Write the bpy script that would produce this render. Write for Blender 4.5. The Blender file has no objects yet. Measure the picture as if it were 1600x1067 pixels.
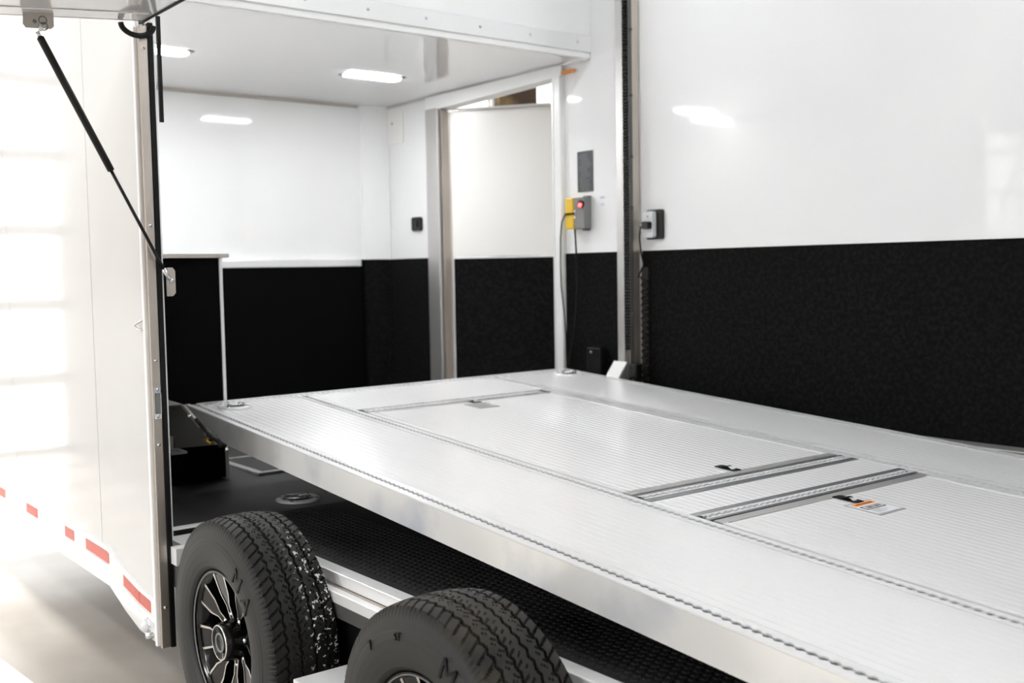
import bpy, math, random
from mathutils import Matrix, Vector
random.seed(7)
PI = math.pi
C = bpy.context.scene.collection

# ------------------------------------------------------------------ camera
cam_d = bpy.data.cameras.new('camera'); cam = bpy.data.objects.new('camera', cam_d); C.objects.link(cam)
cam_d.sensor_width = 36; cam_d.lens = 1682.73 / 1600 * 36; cam_d.clip_start = .05; cam_d.clip_end = 200
def cam_axes(yaw, pitch, roll):
    f = Vector((-math.cos(yaw)*math.cos(pitch), math.sin(yaw)*math.cos(pitch), -math.sin(pitch)))
    r0 = f.cross(Vector((0, 0, 1))).normalized(); u0 = r0.cross(f)
    r = r0*math.cos(roll) + u0*math.sin(roll); u = -r0*math.sin(roll) + u0*math.cos(roll)
    return r, u, f
r_, u_, f_ = cam_axes(math.radians(38.2594), math.radians(3.8277), math.radians(-.9769))
M4 = Matrix((r_, u_, -f_)).transposed().to_4x4(); M4.translation = Vector((0, 0, 1.42))
cam.matrix_world = M4
cam_d.dof.use_dof = True; cam_d.dof.focus_distance = 2.95; cam_d.dof.aperture_fstop = 3.2
bpy.context.scene.camera = cam

# ------------------------------------------------------------------ world, exposure
W = bpy.data.worlds.new('overcast_sky'); bpy.context.scene.world = W; W.use_nodes = True
bg = W.node_tree.nodes['Background']; bg.inputs[0].default_value = (1, .99, .975, 1); bg.inputs[1].default_value = 2.6
LED_STRENGTH = 62.0; HALL_FILL = 60.0
sun_d = bpy.data.lights.new('sun', 'SUN'); sun_d.energy = 6.5; sun_d.angle = math.radians(7); sun_d.color = (1, .97, .93)
sun = bpy.data.objects.new('sun', sun_d); C.objects.link(sun)
sun.rotation_euler = Vector((math.cos(math.radians(36)), math.cos(math.radians(36))*math.sin(math.radians(4)), -math.sin(math.radians(36)))).to_track_quat('-Z', 'Y').to_euler()
vs = bpy.context.scene.view_settings
vs.view_transform = 'Standard'; vs.look = 'None'; vs.gamma = 1; vs.exposure = .42
try: vs.use_curve_mapping = False
except Exception: pass

# ------------------------------------------------------------------ materials
def mat(name, col, rough=.5, metal=0, noise=None, bump=None, emit=None, aniso=None, coat=0, ior=1.5, spec=.5):
    m = bpy.data.materials.new(name); m.use_nodes = True
    nt = m.node_tree; b = nt.nodes['Principled BSDF']; L = nt.links
    b.inputs['Base Color'].default_value = (*col, 1); b.inputs['Roughness'].default_value = rough
    b.inputs['Metallic'].default_value = metal; b.inputs['IOR'].default_value = ior; b.inputs['Specular IOR Level'].default_value = spec
    if coat: b.inputs['Coat Weight'].default_value = coat; b.inputs['Coat Roughness'].default_value = .04
    tc = nt.nodes.new('ShaderNodeTexCoord')
    if noise:                                # (scale, colour2, lo, hi)
        sc, c2, lo, hi = noise
        n = nt.nodes.new('ShaderNodeTexNoise'); n.inputs['Scale'].default_value = sc; n.inputs['Detail'].default_value = 6
        L.new(tc.outputs['Object'], n.inputs['Vector'])
        r = nt.nodes.new('ShaderNodeValToRGB'); r.color_ramp.elements[0].position = lo; r.color_ramp.elements[1].position = hi
        r.color_ramp.elements[0].color = (*col, 1); r.color_ramp.elements[1].color = (*c2, 1)
        L.new(n.outputs['Fac'], r.inputs['Fac']); L.new(r.outputs['Color'], b.inputs['Base Color'])
    if bump:                                 # (scale, strength, distance)
        n = nt.nodes.new('ShaderNodeTexNoise'); n.inputs['Scale'].default_value = bump[0]; n.inputs['Detail'].default_value = bump[3] if len(bump) > 3 else 3
        L.new(tc.outputs['Object'], n.inputs['Vector'])
        bp = nt.nodes.new('ShaderNodeBump'); bp.inputs['Strength'].default_value = bump[1]; bp.inputs['Distance'].default_value = bump[2]
        L.new(n.outputs['Fac'], bp.inputs['Height']); L.new(bp.outputs['Normal'], b.inputs['Normal'])
    if emit: b.inputs['Emission Color'].default_value = (*emit[0], 1); b.inputs['Emission Strength'].default_value = emit[1]
    if aniso:                                # (amount, tangent vector)
        b.inputs['Anisotropic'].default_value = aniso[0]
        v = nt.nodes.new('ShaderNodeCombineXYZ')
        for i in range(3): v.inputs[i].default_value = aniso[1][i]
        L.new(v.outputs[0], b.inputs['Tangent'])
    return m
EX = Vector((.998, -.024, -.059)).normalized(); EY0 = Vector((.025, 1.0, .005))
EY = (EY0 - EX*EX.dot(EY0)).normalized(); EZ = EX.cross(EY)
M = dict(
 skin=mat('white_gelcoat_skin', (.62, .62, .62), .09, bump=(1.1, .25, .02, 1), coat=.4),
 white=mat('white_gloss_panel', (.89, .89, .895), .05, bump=(1.4, .10, .01, 1), ior=1.6),
 white2=mat('white_satin_panel', (.89, .875, .845), .3),
 ceil=mat('white_ceiling_panel', (.95, .95, .955), .07, bump=(1.2, .08, .01, 1), coat=.6),
 carpet=mat('black_wall_carpet', (.0035, .0035, .004), .95, noise=(55, (.011, .011, .0115), .42, .68), bump=(240, .7, .004, 4), spec=.12),
 darkcarpet=mat('dark_carpet', (.002, .002, .002), .95, bump=(240, .5, .003, 4), spec=.08),
 rubber_floor=mat('black_floor_vinyl', (.018, .018, .019), .5, noise=(9, (.024, .024, .025), .35, .7)),
 coin=mat('black_coin_rubber', (.010, .0095, .0105), .6, spec=.25),
 alum=mat('brushed_aluminium', (.86, .86, .865), .3, .22, bump=(30, .08, .002)),
 alum_side=mat('mill_aluminium_smudged', (.93, .93, .915), .22, .30, noise=(3.2, (.62, .66, .73), .52, .72), bump=(6, .12, .01)),
 deck=mat('extruded_deck_aluminium', (.92, .92, .925), .24, .24, aniso=(.8, EX)),
 track=mat('polished_track_aluminium', (.62, .63, .66), .22, .8),
 trackbed=mat('track_channel_aluminium', (.30, .31, .33), .3, 1),
 gap=mat('dark_joint_gap', (.03, .03, .032), .6),
 alum_matte=mat('matte_aluminium', (.64, .63, .62), .38, .8),
 trim=mat('white_trim', (.88, .88, .87), .3),
 jamb=mat('satin_jamb_aluminium', (.62, .56, .50), .38, .85, noise=(3, (.52, .48, .43), .4, .7)),
 seal=mat('black_rubber_seal', (.004, .004, .004), .5, spec=.25),
 black=mat('black_plastic', (.006, .006, .006), .35, spec=.35),
 gloss_black=mat('gloss_black_wheel', (.004, .004, .004), .16, spec=.4),
 machined=mat('machined_silver', (.82, .80, .76), .22, 1),
 tyre=mat('tyre_rubber', (.018, .0175, .0165), .62, noise=(14, (.034, .031, .027), .4, .75), bump=(120, .3, .002)),
 chrome=mat('zinc_chrome', (.72, .74, .75), .16, 1),
 grey=mat('grey_enclosure', (.22, .225, .22), .5),
 steel=mat('dark_grey_painted_steel', (.10, .10, .095), .45, .2),
 yellow=mat('yellow_plastic', (.80, .52, .03), .4),
 brass=mat('brass_fitting', (.55, .35, .06), .3, 1),
 red=mat('red_tape', (.56, .055, .028), .3, noise=(60, (.50, .05, .025), .4, .6)),
 silver_tape=mat('silver_reflective_tape', (.74, .74, .72), .3),
 orange=mat('orange_print', (.85, .27, .04), .5),
 paper=mat('label_white', (.72, .73, .75), .45),
 labelgrey=mat('label_grey', (.33, .33, .34), .45),
 sign=mat('charcoal_placard', (.055, .057, .062), .4),
 signtext=mat('grey_print', (.17, .17, .18), .5),
 blueprint=mat('pale_blue_print', (.50, .58, .72), .5),
 redled=mat('red_indicator', (.8, .01, .01), .3, emit=((1, .03, .03), 14)),
 led=mat('led_lens', (.9, .9, .9), .4, emit=((.975, .99, 1), LED_STRENGTH*1.32)),
 led_high=mat('led_lens_high', (.9, .9, .9), .4, emit=((.97, .99, 1), LED_STRENGTH*.76)),
 amber=mat('amber_lens', (.85, .30, .05), .3),
 cornice=mat('beige_cornice', (.50, .47, .43), .5),
 concrete=mat('polished_concrete', (.40, .365, .325), .2, noise=(1.6, (.50, .47, .43), .35, .7), bump=(3, .1, .01)),
 paintline=mat('white_floor_paint', (.82, .82, .81), .4),
 hallwall=mat('grey_hall_wall', (.62, .60, .58), .6),
 brownwall=mat('dark_brown_pier', (.045, .03, .018), .6, noise=(4, (.20, .14, .06), .5, .7)),
 frame=mat('grey_door_rail', (.55, .54, .53), .4),
)
g = bpy.data.materials.new('window_glass'); g.use_nodes = True
nt = g.node_tree; nt.nodes.clear()
o_ = nt.nodes.new('ShaderNodeOutputMaterial'); mx = nt.nodes.new('ShaderNodeMixShader'); tr = nt.nodes.new('ShaderNodeBsdfTransparent'); gl = nt.nodes.new('ShaderNodeBsdfGlossy')
gl.inputs['Roughness'].default_value = .03; mx.inputs[0].default_value = .08
nt.links.new(tr.outputs[0], mx.inputs[1]); nt.links.new(gl.outputs[0], mx.inputs[2]); nt.links.new(mx.outputs[0], o_.inputs[0])
M['glass'] = g
# left tyre carries white paint flecks, right tyre brown dust
def tyre_mat(name, flecks):
    m = mat(name, (.018, .0175, .0165), .55, spec=.3); nt = m.node_tree; L = nt.links; b = nt.nodes['Principled BSDF']
    tc = nt.nodes.new('ShaderNodeTexCoord'); n = nt.nodes.new('ShaderNodeTexNoise'); n.inputs['Scale'].default_value = 75 if flecks else 7
    n.inputs['Detail'].default_value = 2 if flecks else 6; L.new(tc.outputs['Object'], n.inputs['Vector'])
    r = nt.nodes.new('ShaderNodeValToRGB'); e = r.color_ramp.elements
    e[0].position, e[1].position = (.60, .62) if flecks else (.42, .72)
    e[0].color = (.006, .0057, .0055, 1); e[1].color = (.75, .74, .72, 1) if flecks else (.040, .033, .021, 1)
    L.new(n.outputs['Fac'], r.inputs['Fac'])
    # only on the tread band (distance from the tyre's middle plane) and for the flecks only on the rear-facing flank
    sep = nt.nodes.new('ShaderNodeSeparateXYZ'); L.new(tc.outputs['Object'], sep.inputs[0])
    ln = nt.nodes.new('ShaderNodeCombineXYZ'); L.new(sep.outputs[0], ln.inputs[0]); L.new(sep.outputs[2], ln.inputs[2])
    vl = nt.nodes.new('ShaderNodeMath'); vl.operation = 'ABSOLUTE'; L.new(sep.outputs[1], vl.inputs[0])
    k = nt.nodes.new('ShaderNodeMapRange'); k.inputs[1].default_value = .0975; k.inputs[2].default_value = .1035; k.inputs[3].default_value = 1; k.inputs[4].default_value = 0; L.new(vl.outputs[0], k.inputs[0])
    fac = k.outputs[0]
    if flecks:
        q = nt.nodes.new('ShaderNodeMapRange'); q.inputs[1].default_value = .10; q.inputs[2].default_value = .28; L.new(sep.outputs[0], q.inputs[0])
        y = nt.nodes.new('ShaderNodeMapRange'); y.inputs[1].default_value = .0; y.inputs[2].default_value = .02; L.new(sep.outputs[1], y.inputs[0])
        m1 = nt.nodes.new('ShaderNodeMath'); m1.operation = 'MULTIPLY'; L.new(fac, m1.inputs[0]); L.new(q.outputs[0], m1.inputs[1])
        m2 = nt.nodes.new('ShaderNodeMath'); m2.operation = 'MULTIPLY'; L.new(m1.outputs[0], m2.inputs[0]); L.new(y.outputs[0], m2.inputs[1]); fac = m2.outputs[0]
    mixn = nt.nodes.new('ShaderNodeMix'); mixn.data_type = 'RGBA'; L.new(fac, mixn.inputs[0])
    base = nt.nodes.new('ShaderNodeMix'); base.data_type = 'RGBA'; L.new(k.outputs[0], base.inputs[0])
    base.inputs[6].default_value = (.032, .0315, .0305, 1); base.inputs[7].default_value = (.009, .0087, .0083, 1)
    L.new(base.outputs[2], mixn.inputs[6]); L.new(r.outputs[0], mixn.inputs[7]); L.new(mixn.outputs[2], b.inputs['Base Color'])
    return m
M['tyre_fleck'] = tyre_mat('tyre_rubber_flecked', True); M['tyre_dust'] = tyre_mat('tyre_rubber_dusty', False)

# ------------------------------------------------------------------ mesh helpers
class MB:
    def __init__(s): s.v = []; s.f = []
    def add(s, vs, fs):
        n = len(s.v); s.v += [tuple(v) for v in vs]; s.f += [tuple(i+n for i in f) for f in fs]; return s
    def box(s, x0, x1, y0, y1, z0, z1):
        v = [(x, y, z) for z in (z0, z1) for x, y in ((x0, y0), (x1, y0), (x1, y1), (x0, y1))]
        return s.add(v, [(3, 2, 1, 0), (4, 5, 6, 7), (0, 1, 5, 4), (1, 2, 6, 5), (2, 3, 7, 6), (3, 0, 4, 7)])
    def prism(s, pts, d, off):              # pts: 3D polygon, d: extrusion vector
        n = len(pts); d = Vector(d); p = [Vector(q)+Vector(off) for q in pts]
        nrm = Vector((0, 0, 0))
        for i in range(n): nrm += p[i].cross(p[(i+1) % n])
        if nrm.dot(d) < 0: p.reverse()
        v = p + [q+d for q in p]
        return s.add(v, [tuple(range(n-1, -1, -1)), tuple(range(n, 2*n))] + [(i, (i+1) % n, n+(i+1) % n, n+i) for i in range(n)])
    def tube(s, pts, r, k=10, cap=True, radii=None):
        pts = [Vector(p) for p in pts]; n = len(pts); b = len(s.v); vs = []
        up = Vector((0, 0, 1)); t0 = (pts[1]-pts[0]).normalized()
        if abs(t0.dot(up)) > .9: up = Vector((1, 0, 0))
        a = t0.cross(up).normalized()
        for i, p in enumerate(pts):
            t = (pts[min(i+1, n-1)]-pts[max(i-1, 0)]).normalized()
            a = (a - t*a.dot(t)).normalized(); c = t.cross(a); rr = radii[i] if radii else r
            for j in range(k):
                w = 2*PI*j/k; vs.append(p + a*rr*math.cos(w) + c*rr*math.sin(w))
        fs = [(i*k+j, i*k+(j+1) % k, (i+1)*k+(j+1) % k, (i+1)*k+j) for i in range(n-1) for j in range(k)]
        if cap: fs += [tuple(range(k-1, -1, -1)), tuple(range((n-1)*k, n*k))]
        return s.add(vs, fs)
    def lathe(s, prof, k=48, axis='y', c=(0, 0, 0), closed=False):    # prof: (radius, height along axis)
        n = len(prof); vs = []
        for j in range(k):
            w = 2*PI*j/k; cs, sn = math.cos(w), math.sin(w)
            for r, h in prof:
                p = (r*cs, h, r*sn) if axis == 'y' else (r*cs, r*sn, h) if axis == 'z' else (h, r*cs, r*sn)
                vs.append((p[0]+c[0], p[1]+c[1], p[2]+c[2]))
        m = n if closed else n-1
        fs = [(j*n+i, j*n+(i+1) % n, ((j+1) % k)*n+(i+1) % n, ((j+1) % k)*n+i) for j in range(k) for i in range(m)]
        return s.add(vs, fs)
    def build(s, name, m, parent=None, smooth=False, bevel=0, mats=None):
        me = bpy.data.meshes.new(name); me.from_pydata(s.v, [], s.f); me.update()
        for x in (mats or [m]): me.materials.append(M[x] if isinstance(x, str) else x)
        if smooth: me.polygons.foreach_set('use_smooth', [True]*len(me.polygons))
        o = bpy.data.objects.new(name, me); C.objects.link(o)
        if parent: o.parent = parent
        if bevel:
            b = o.modifiers.new('bevel', 'BEVEL'); b.width = bevel; b.segments = 2; b.limit_method = 'ANGLE'
        return o
def tag(o, label=None, cat=None, group=None, kind=None):
    if label: o['label'] = label
    if cat: o['category'] = cat
    if group: o['group'] = group
    if kind: o['kind'] = kind
    return o
def thing(name, label, cat, loc=(0, 0, 0), group=None):
    o = bpy.data.objects.new(name, None); C.objects.link(o); o.location = loc; o.empty_display_size = .1
    return tag(o, label, cat, group)
def shell(name, loc=(0, 0, 0)):
    o = bpy.data.objects.new(name, None); C.objects.link(o); o.location = loc; o['kind'] = 'structure'; return o
def BX(x0, x1, y0, y1, z0, z1): return MB().box(x0, x1, y0, y1, z0, z1)
def rounded(w, h, r, n=4):                  # rounded rectangle outline centred on 0
    out = []
    for cx, cy, a0 in ((w/2-r, h/2-r, 0), (-w/2+r, h/2-r, 90), (-w/2+r, -h/2+r, 180), (w/2-r, -h/2+r, 270)):
        for i in range(n+1):
            a = math.radians(a0+90*i/n); out.append((cx+r*math.cos(a), cy+r*math.sin(a)))
    return out

# ================================================================== THE HALL
fl = MB().box(-16, 6.3, -9, 14.2, -.1, 0).build('floor', 'concrete'); fl['kind'] = 'structure'
# thin white painted stripe on the concrete beside the trailer
ln = MB().prism([(-6.4, .74, 0), (-3.0, 1.035, 0), (-3.0, .93, 0), (-6.4, .60, 0)], (0, 0, .002), (0, 0, 0.0)); tag(ln.build('painted_line', 'paintline', fl))
def glazed(name, parent, u0, u1, axis, pos, nx, rows=6, pitch=.6, t=.05):
    """sectional glass door in a hall wall: rails and stiles with one pane per cell"""
    root = shell(name)
    def b(u_0, u_1, z0, z1, th): return BX(pos-th/2, pos+th/2, u_0, u_1, z0, z1) if axis == 'x' else BX(u_0, u_1, pos-th/2, pos+th/2, z0, z1)
    H = rows*pitch
    for i in range(rows+1):
        z = i*pitch; b(u0, u1, max(0, z-.045), z+.045, t).build('rail', 'frame', root)
    for i in range(nx+1):
        u = u0+(u1-u0)*i/nx; b(max(u0, u-.035), min(u1, u+.035), 0.046, H-.046, t-.006).build('stile', 'frame', root)
    for j in range(rows):
        for i in range(nx):
            a = u0+(u1-u0)*i/nx+.036; c = u0+(u1-u0)*(i+1)/nx-.036
            b(a, c, j*pitch+.046, (j+1)*pitch-.046, .008).build('pane', 'glass', root)
    return root
glazed('window_1', None, -.2, 4.0, 'x', -9.2, 2); glazed('window_2', None, 4.6, 7.06, 'x', -9.2, 2); glazed('window_3', None, 7.58, 11.0, 'x', -9.2, 2)
glazed('window_4', None, -8.9, -4.2, 'y', -8.0, 4)
we = shell('wall_hall_end')
for y0, y1 in ((-8.1, -.2), (4.0, 4.6), (11.0, 14)): BX(-9.3, -9.1, y0, y1, 0, 6.4).build('wall_section', 'hallwall', we)
tag(BX(-9.3, -9.1, 7.06, 7.58, 0, 6.4).build('pier', 'brownwall', we), 'dark brown pier')
BX(-9.3, -9.1, -.2, 4.0, 3.65, 6.4).build('lintel', 'hallwall', we); BX(-9.3, -9.1, 4.6, 7.06, 3.65, 6.4).build('lintel', 'hallwall', we); BX(-9.3, -9.1, 7.58, 11, 3.65, 6.4).build('lintel', 'hallwall', we)
ws = shell('wall_hall_side')
BX(-9.1, -8.9, -8.1, -7.9, 0, 6.4).build('wall_section', 'hallwall', ws); BX(-4.2, 6.1, -8.1, -7.9, 0, 6.4).build('wall_section', 'hallwall', ws)
BX(-8.9, -4.2, -8.1, -7.9, 3.65, 6.4).build('lintel', 'hallwall', ws)

wr = shell('wall_hall_rear'); BX(-9.3, 6.1, 14, 14.2, 0, 6.4).build('wall_section', 'hallwall', wr)
wq = shell('wall_hall_right'); BX(6.1, 6.3, -8.1, 14.2, 0, 6.4).build('wall_section', 'hallwall', wq)
hc = shell('ceiling_hall'); BX(-9.3, 6.3, -8.1, 14.2, 6.4, 6.6).build('roof_deck', 'trim', hc)
# ================================================================== TRAILER SHELL (setting)
FZ = .572; YF = 3.75; XE = -6.06; XR = 2.2; ZT = 3.35; XH = -4.07
tf = shell('floor_trailer')
BX(XE-.1, -3.5, 1.27, YF, FZ-.06, FZ).build('front_floor', 'rubber_floor', tf)
BX(-3.4985, XR, 1.50, YF, FZ-.06, FZ).build('main_floor', 'coin', tf)
# coin-top studs of the rubber mat near the sill
co = MB()
px = .026
for i in range(int((3.45-.6)/px)):
    for j in range(15):
        x = -3.45+i*px+(j % 2)*px/2; y = 1.53+j*px*.87
        k = 6; top = [(x+.0085*math.cos(PI/3*a), y+.0085*math.sin(PI/3*a), FZ+.0022) for a in range(k)]; bot = [(x+.0105*math.cos(PI/3*a), y+.0105*math.sin(PI/3*a), FZ) for a in range(k)]
        co.add(bot+top, [tuple(range(k, 2*k))]+[(a, (a+1) % k, k+(a+1) % k, k+a) for a in range(k)])
co.build('rubber_studs', 'coin', tf)['kind'] = 'stuff'

# ---- far side wall
wf = shell('wall_far')
DX0, DX1 = -5.41, -4.35
for x0, x1, z0, z1 in ((-6.2, -5.53, 1.5, 2.62), (-4.28, -3.845, 1.497, 3.4), (-3.725, XR, 1.5, 3.4)):
    BX(x0, x1, YF, YF+.02, z0, z1).build('wall_panel', 'white', wf)
BX(-3.845, -3.725, YF+.001, YF+.02, FZ, 3.4).build('panel_joint_strip', 'trim', wf)
for x0, x1, z0, dy in ((-6.2, -5.54, FZ, 0), (-4.28, -3.87, FZ, 0), (-3.715, XR, FZ, 0)):
    BX(x0, x1, YF-.006, YF+.018, z0, 1.4985).build('carpet_panel', 'carpet', wf)
BX(-3.715, XR, YF-.008, YF-.0005, 1.4995, 1.507).build('carpet_edge_trim', 'trim', wf)
BX(-4.28, -3.87, YF-.008, YF-.0005, 1.4992, 1.507).build('carpet_edge_trim', 'trim', wf)
for x0, x1, z0, z1 in ((-6.3, DX0-.03, .3, 3.45), (DX1+.03, XR, .3, 3.45), (DX0-.03, DX1+.03, 2.44, 3.45), (DX0-.03, DX1+.03, .3, FZ-.01)):
    BX(x0, x1, YF+.021, YF+.07, z0, z1).build('outer_panel', 'skin', wf)
BX(-3.88, -3.868, YF-.014, YF, FZ, 3.4).build('corner_trim', 'trim', wf)
# side door frame
df = shell('trim_1')
MB().box(-5.54, -5.41, YF-.03, YF+.08, FZ, 2.40).build('frame_post', 'alum_matte', df, bevel=.006)
MB().box(-5.40, -5.388, YF-.01, YF+.075, FZ, 2.38).build('rubber_seal', 'jamb', df)
MB().box(DX1, -4.28, YF-.03, YF+.08, FZ, 2.42).build('frame_post', 'trim', df, bevel=.008)
MB().box(-4.345, -4.335, YF-.034, YF-.0302, FZ, 2.38).build('edge_bead', 'alum', df)
MB().prism([(DX0-.125, YF-.028, 2.385), (DX0-.125, YF-.028, 2.47), (DX1+.08, YF-.028, 2.47), (DX1+.08, YF-.028, 2.42), (DX1-.01, YF-.028, 2.415), (DX0+.02, YF-.028, 2.39)], (0, .095, 0), (0, 0, 0)).build('frame_head', 'trim', df)
MB().box(DX0, DX1, YF-.02, YF+.07, FZ-.01, FZ+.02).build('door_sill', 'alum', df)
# side door leaf, hinged left and standing open outwards
d1 = shell('door_1', (-5.39, 3.80, 0)); d1.rotation_euler = (0, 0, math.radians(34.5))
MB().box(0, 1.0, 0, .038, 1.5005, 2.375).build('upper_panel', 'white2', d1, bevel=.003)
MB().box(.0, 1.0, 0, .038, .60, 1.4995).build('door_core', 'trim', d1)
MB().box(.012, .985, -.007, -.0005, .62, 1.49).build('carpet_panel', 'carpet', d1)
MB().box(-.012, 1.005, -.010, .045, 2.376, 2.392).build('top_cap', 'alum_matte', d1)
MB().box(-.014, -.001, -.008, .045, .60, 2.375).build('hinge_edge', 'alum', d1)
# bead where the far wall meets the low ceiling
cv = shell('trim_2')
MB().box(-6.04, -4.08, 3.740, 3.7492, 2.468, 2.4775).build('shadow_bead', 'alum_matte', cv)
# ---- low ceiling, header and high ceiling
rf = shell('roof_trailer'); BX(-6.3, XR+.06, 1.2, YF+.07, ZT+.051, ZT+.09).build('roof_panel', 'skin', rf)
cl = shell('ceiling')
BX(-6.2, XH-.031, 1.27, 3.75, 2.478, 2.51).build('ceiling_panel', 'ceil', cl)
BX(XH-.05, XR, 1.2, YF+.02, ZT, ZT+.04).build('high_ceiling_panel', 'ceil', cl)
hd = shell('wall_header')
BX(XH-.03, XH-.004, 1.27, YF, 2.586, ZT).build('header_panel', 'white', hd)
MB().box(XH-.03, XH+.004, 1.27, 3.748, 2.503, 2.584).build('edge_rail', 'alum', hd, bevel=.002)
for i in range(8): MB().lathe([(0, .0045), (.006, .003), (.007, 0)], 10, 'x', (XH+.004, 1.55+i*.30, 2.545)).build('rivet', 'alum_matte', hd, smooth=True)
BX(XH-.030, XH-.004, 1.27, 3.748, 2.474, 2.5028).build('bottom_bead', 'trim', hd)
# ---- end wall and rounded corner column
wn = shell('wall_end')
BX(XE-.13, XE, 1.27, 3.80, 1.5, 2.60).build('wall_panel', 'white', wn)
BX(XE-.13, XE+.003, 1.27, 3.80, FZ, 1.4995).build('carpet_panel', 'darkcarpet', wn)
col = MB(); pts = []
for i in range(13):
    t = i/12; a = math.radians(12+66*t)
    pts.append((XE+.001+.10*math.sin(a)*.55, 3.572+.176*t, 0))
pts = [(XE+.001, 3.566, 0)]+pts+[(XE+.001, 3.7485, 0)]
col.prism([(x, y, 1.5) for x, y, _ in pts], (0, 0, 1.07), (0, 0, 0)); col.build('corner_column', 'white', wn)
MB().prism([(x+.004, y, FZ) for x, y, _ in pts], (0, 0, 1.498-FZ), (0, 0, 0)).build('column_carpet', 'carpet', wn)
BX(XE+.001, XE+.010, 1.30, 3.55, 2.463, 2.4775).build('cornice_strip', 'cornice', wn)
# ---- near side wall: exterior skin, one panel at a time
wo = shell('wall_outer')
xs = [-6.3, -5.02, -3.925]
def zb(x): return .46 if x <= -3.85 else (.46+(x+3.85)/.16*(-.05) if x < -3.69 else .41+(x+3.69)/.16*(-.03) if x < -3.53 else .375)
for a, b in ((-6.3, -5.08), (-5.076, -3.925)):
    BX(a, b, 1.20, 1.222, .45, 3.4).build('skin_panel', 'skin', wo)
MB().prism([(-3.921, 1.20, 3.4), (-3.921, 1.20, .46), (-3.85, 1.20, .46), (-3.69, 1.20, .41), (-3.53, 1.20, .375), (-3.383, 1.20, .36), (-3.383, 1.20, 3.4)], (0, .022, 0), (0, 0, 0)).build('skin_panel', 'skin', wo)
def strip(poly_top, dz0, dz1, y0, y1, name, m, parent):
    t = [(x, y0, z+dz0) for x, z in poly_top]; b = [(x, y0, z+dz1) for x, z in reversed(poly_top)]
    o = MB()
    for i in range(len(poly_top)-1):
        (xa, za), (xb, zb_) = poly_top[i], poly_top[i+1]
        o.prism([(xa, y0, za+dz0), (xb, y0, zb_+dz0), (xb, y0, zb_+dz1), (xa, y0, za+dz1)], (0, y1-y0, 0), (0, 0, 0))
    return o.build(name, m, parent)
TL = [(-6.3, .465), (-3.85, .465), (-3.69, .416), (-3.53, .39), (-3.384, .378)]
strip(TL, 0, -.012, 1.190, 1.221, 'lower_trim_lip', 'trim', wo)
strip(TL, -.0125, -.062, 1.195, 1.221, 'tape_channel', 'silver_tape', wo)
strip(TL, -.0625, -.075, 1.189, 1.221, 'lower_trim_lip', 'trim', wo)
strip([(-6.3, .389), (-3.85, .389), (-3.69, .338), (-3.55, .306), (-3.384, .302)], 0, -.066, 1.196, 1.221, 'skirt_rail', 'skin', wo)
def cz(x):
    for (xa, za), (xb, zb_) in zip(TL, TL[1:]):
        if xa <= x <= xb: return za+(zb_-za)*(x-xa)/(xb-xa)
for x0, x1 in ((-3.435, -3.532), (-3.536, -3.692), (-3.84, -4.10), (-4.25, -4.365), (-4.76, -4.93), (-5.3, -5.47)):
    x0, x1 = min(x0, x1), max(x0, x1)
    MB().prism([(x0, 1.1935, cz(x0)-.017), (x1, 1.1935, cz(x1)-.017), (x1, 1.1935, cz(x1)-.057), (x0, 1.1935, cz(x0)-.057)], (0, .0014, 0), (0, 0, 0)).build('red_tape', 'red', wo)
BX(-6.2, -3.372, 1.232, 1.2462, FZ, 2.6).build('inner_panel', 'white2', wo)
BX(-3.35, XR, 1.20, 1.212, 2.205, ZT).build('over_opening_panel', 'skin', wo)
BX(XR, XR+.06, 1.2, YF+.05, FZ-.1, ZT+.04).build('rear_panel', 'white', wo)
BX(.9, XR, 1.2, 1.27, .35, 2.2).build('rear_side_panel', 'skin', wo)
BX(-6.3, -6.19, 1.223, YF+.05, .35, 3.4).build('front_panel', 'skin', wo)
# jamb of the opening
jb = shell('trim_3')
MB().box(-3.383, -3.366, 1.186, 1.222, .232, 2.19).build('skin_edge_moulding', 'trim', jb, bevel=.004)
MB().box(-3.3655, -3.350, 1.197, 1.226, .228, 2.19).build('jamb_channel', 'jamb', jb, bevel=.002)
MB().box(-3.366, -3.345, 1.2265, 1.241, .228, 2.20).build('door_seal', 'seal', jb)
MB().box(-3.364, -3.347, 1.2412, 1.2460, .585, 2.20).build('inner_jamb_bead', 'alum', jb)
for z in (2.12, 1.575, 1.153, .885, .36): MB().lathe([(0, .004), (.0045, .0025), (.0055, 0)], 12, 'x', (-3.350, 1.212, z)).build('screw_head', 'chrome', jb, smooth=True)
BX(-3.35, .9, 1.199, 1.206, 2.192, 2.2045).build('header_seal', 'seal', jb)

# ---- sill of the opening (floor edge extrusions)
sl = shell('trim_4')
MB().box(-3.38, .9, 1.452, 1.499, .540, .575).build('sill_cap', 'alum', sl, bevel=.003)
MB().box(-3.38, .9, 1.440, 1.451, .516, .540).build('sill_web', 'jamb', sl)
MB().box(-3.38, .9, 1.412, 1.4395, .510, .541).build('sill_ledge', 'alum', sl, bevel=.003)
MB().box(-3.38, .9, 1.416, 1.46, .470, .5095).build('sill_face', 'steel', sl)
MB().box(-3.38, .9, 1.446, 1.50, .26, .4695).build('frame_beam', 'black', sl)
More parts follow.
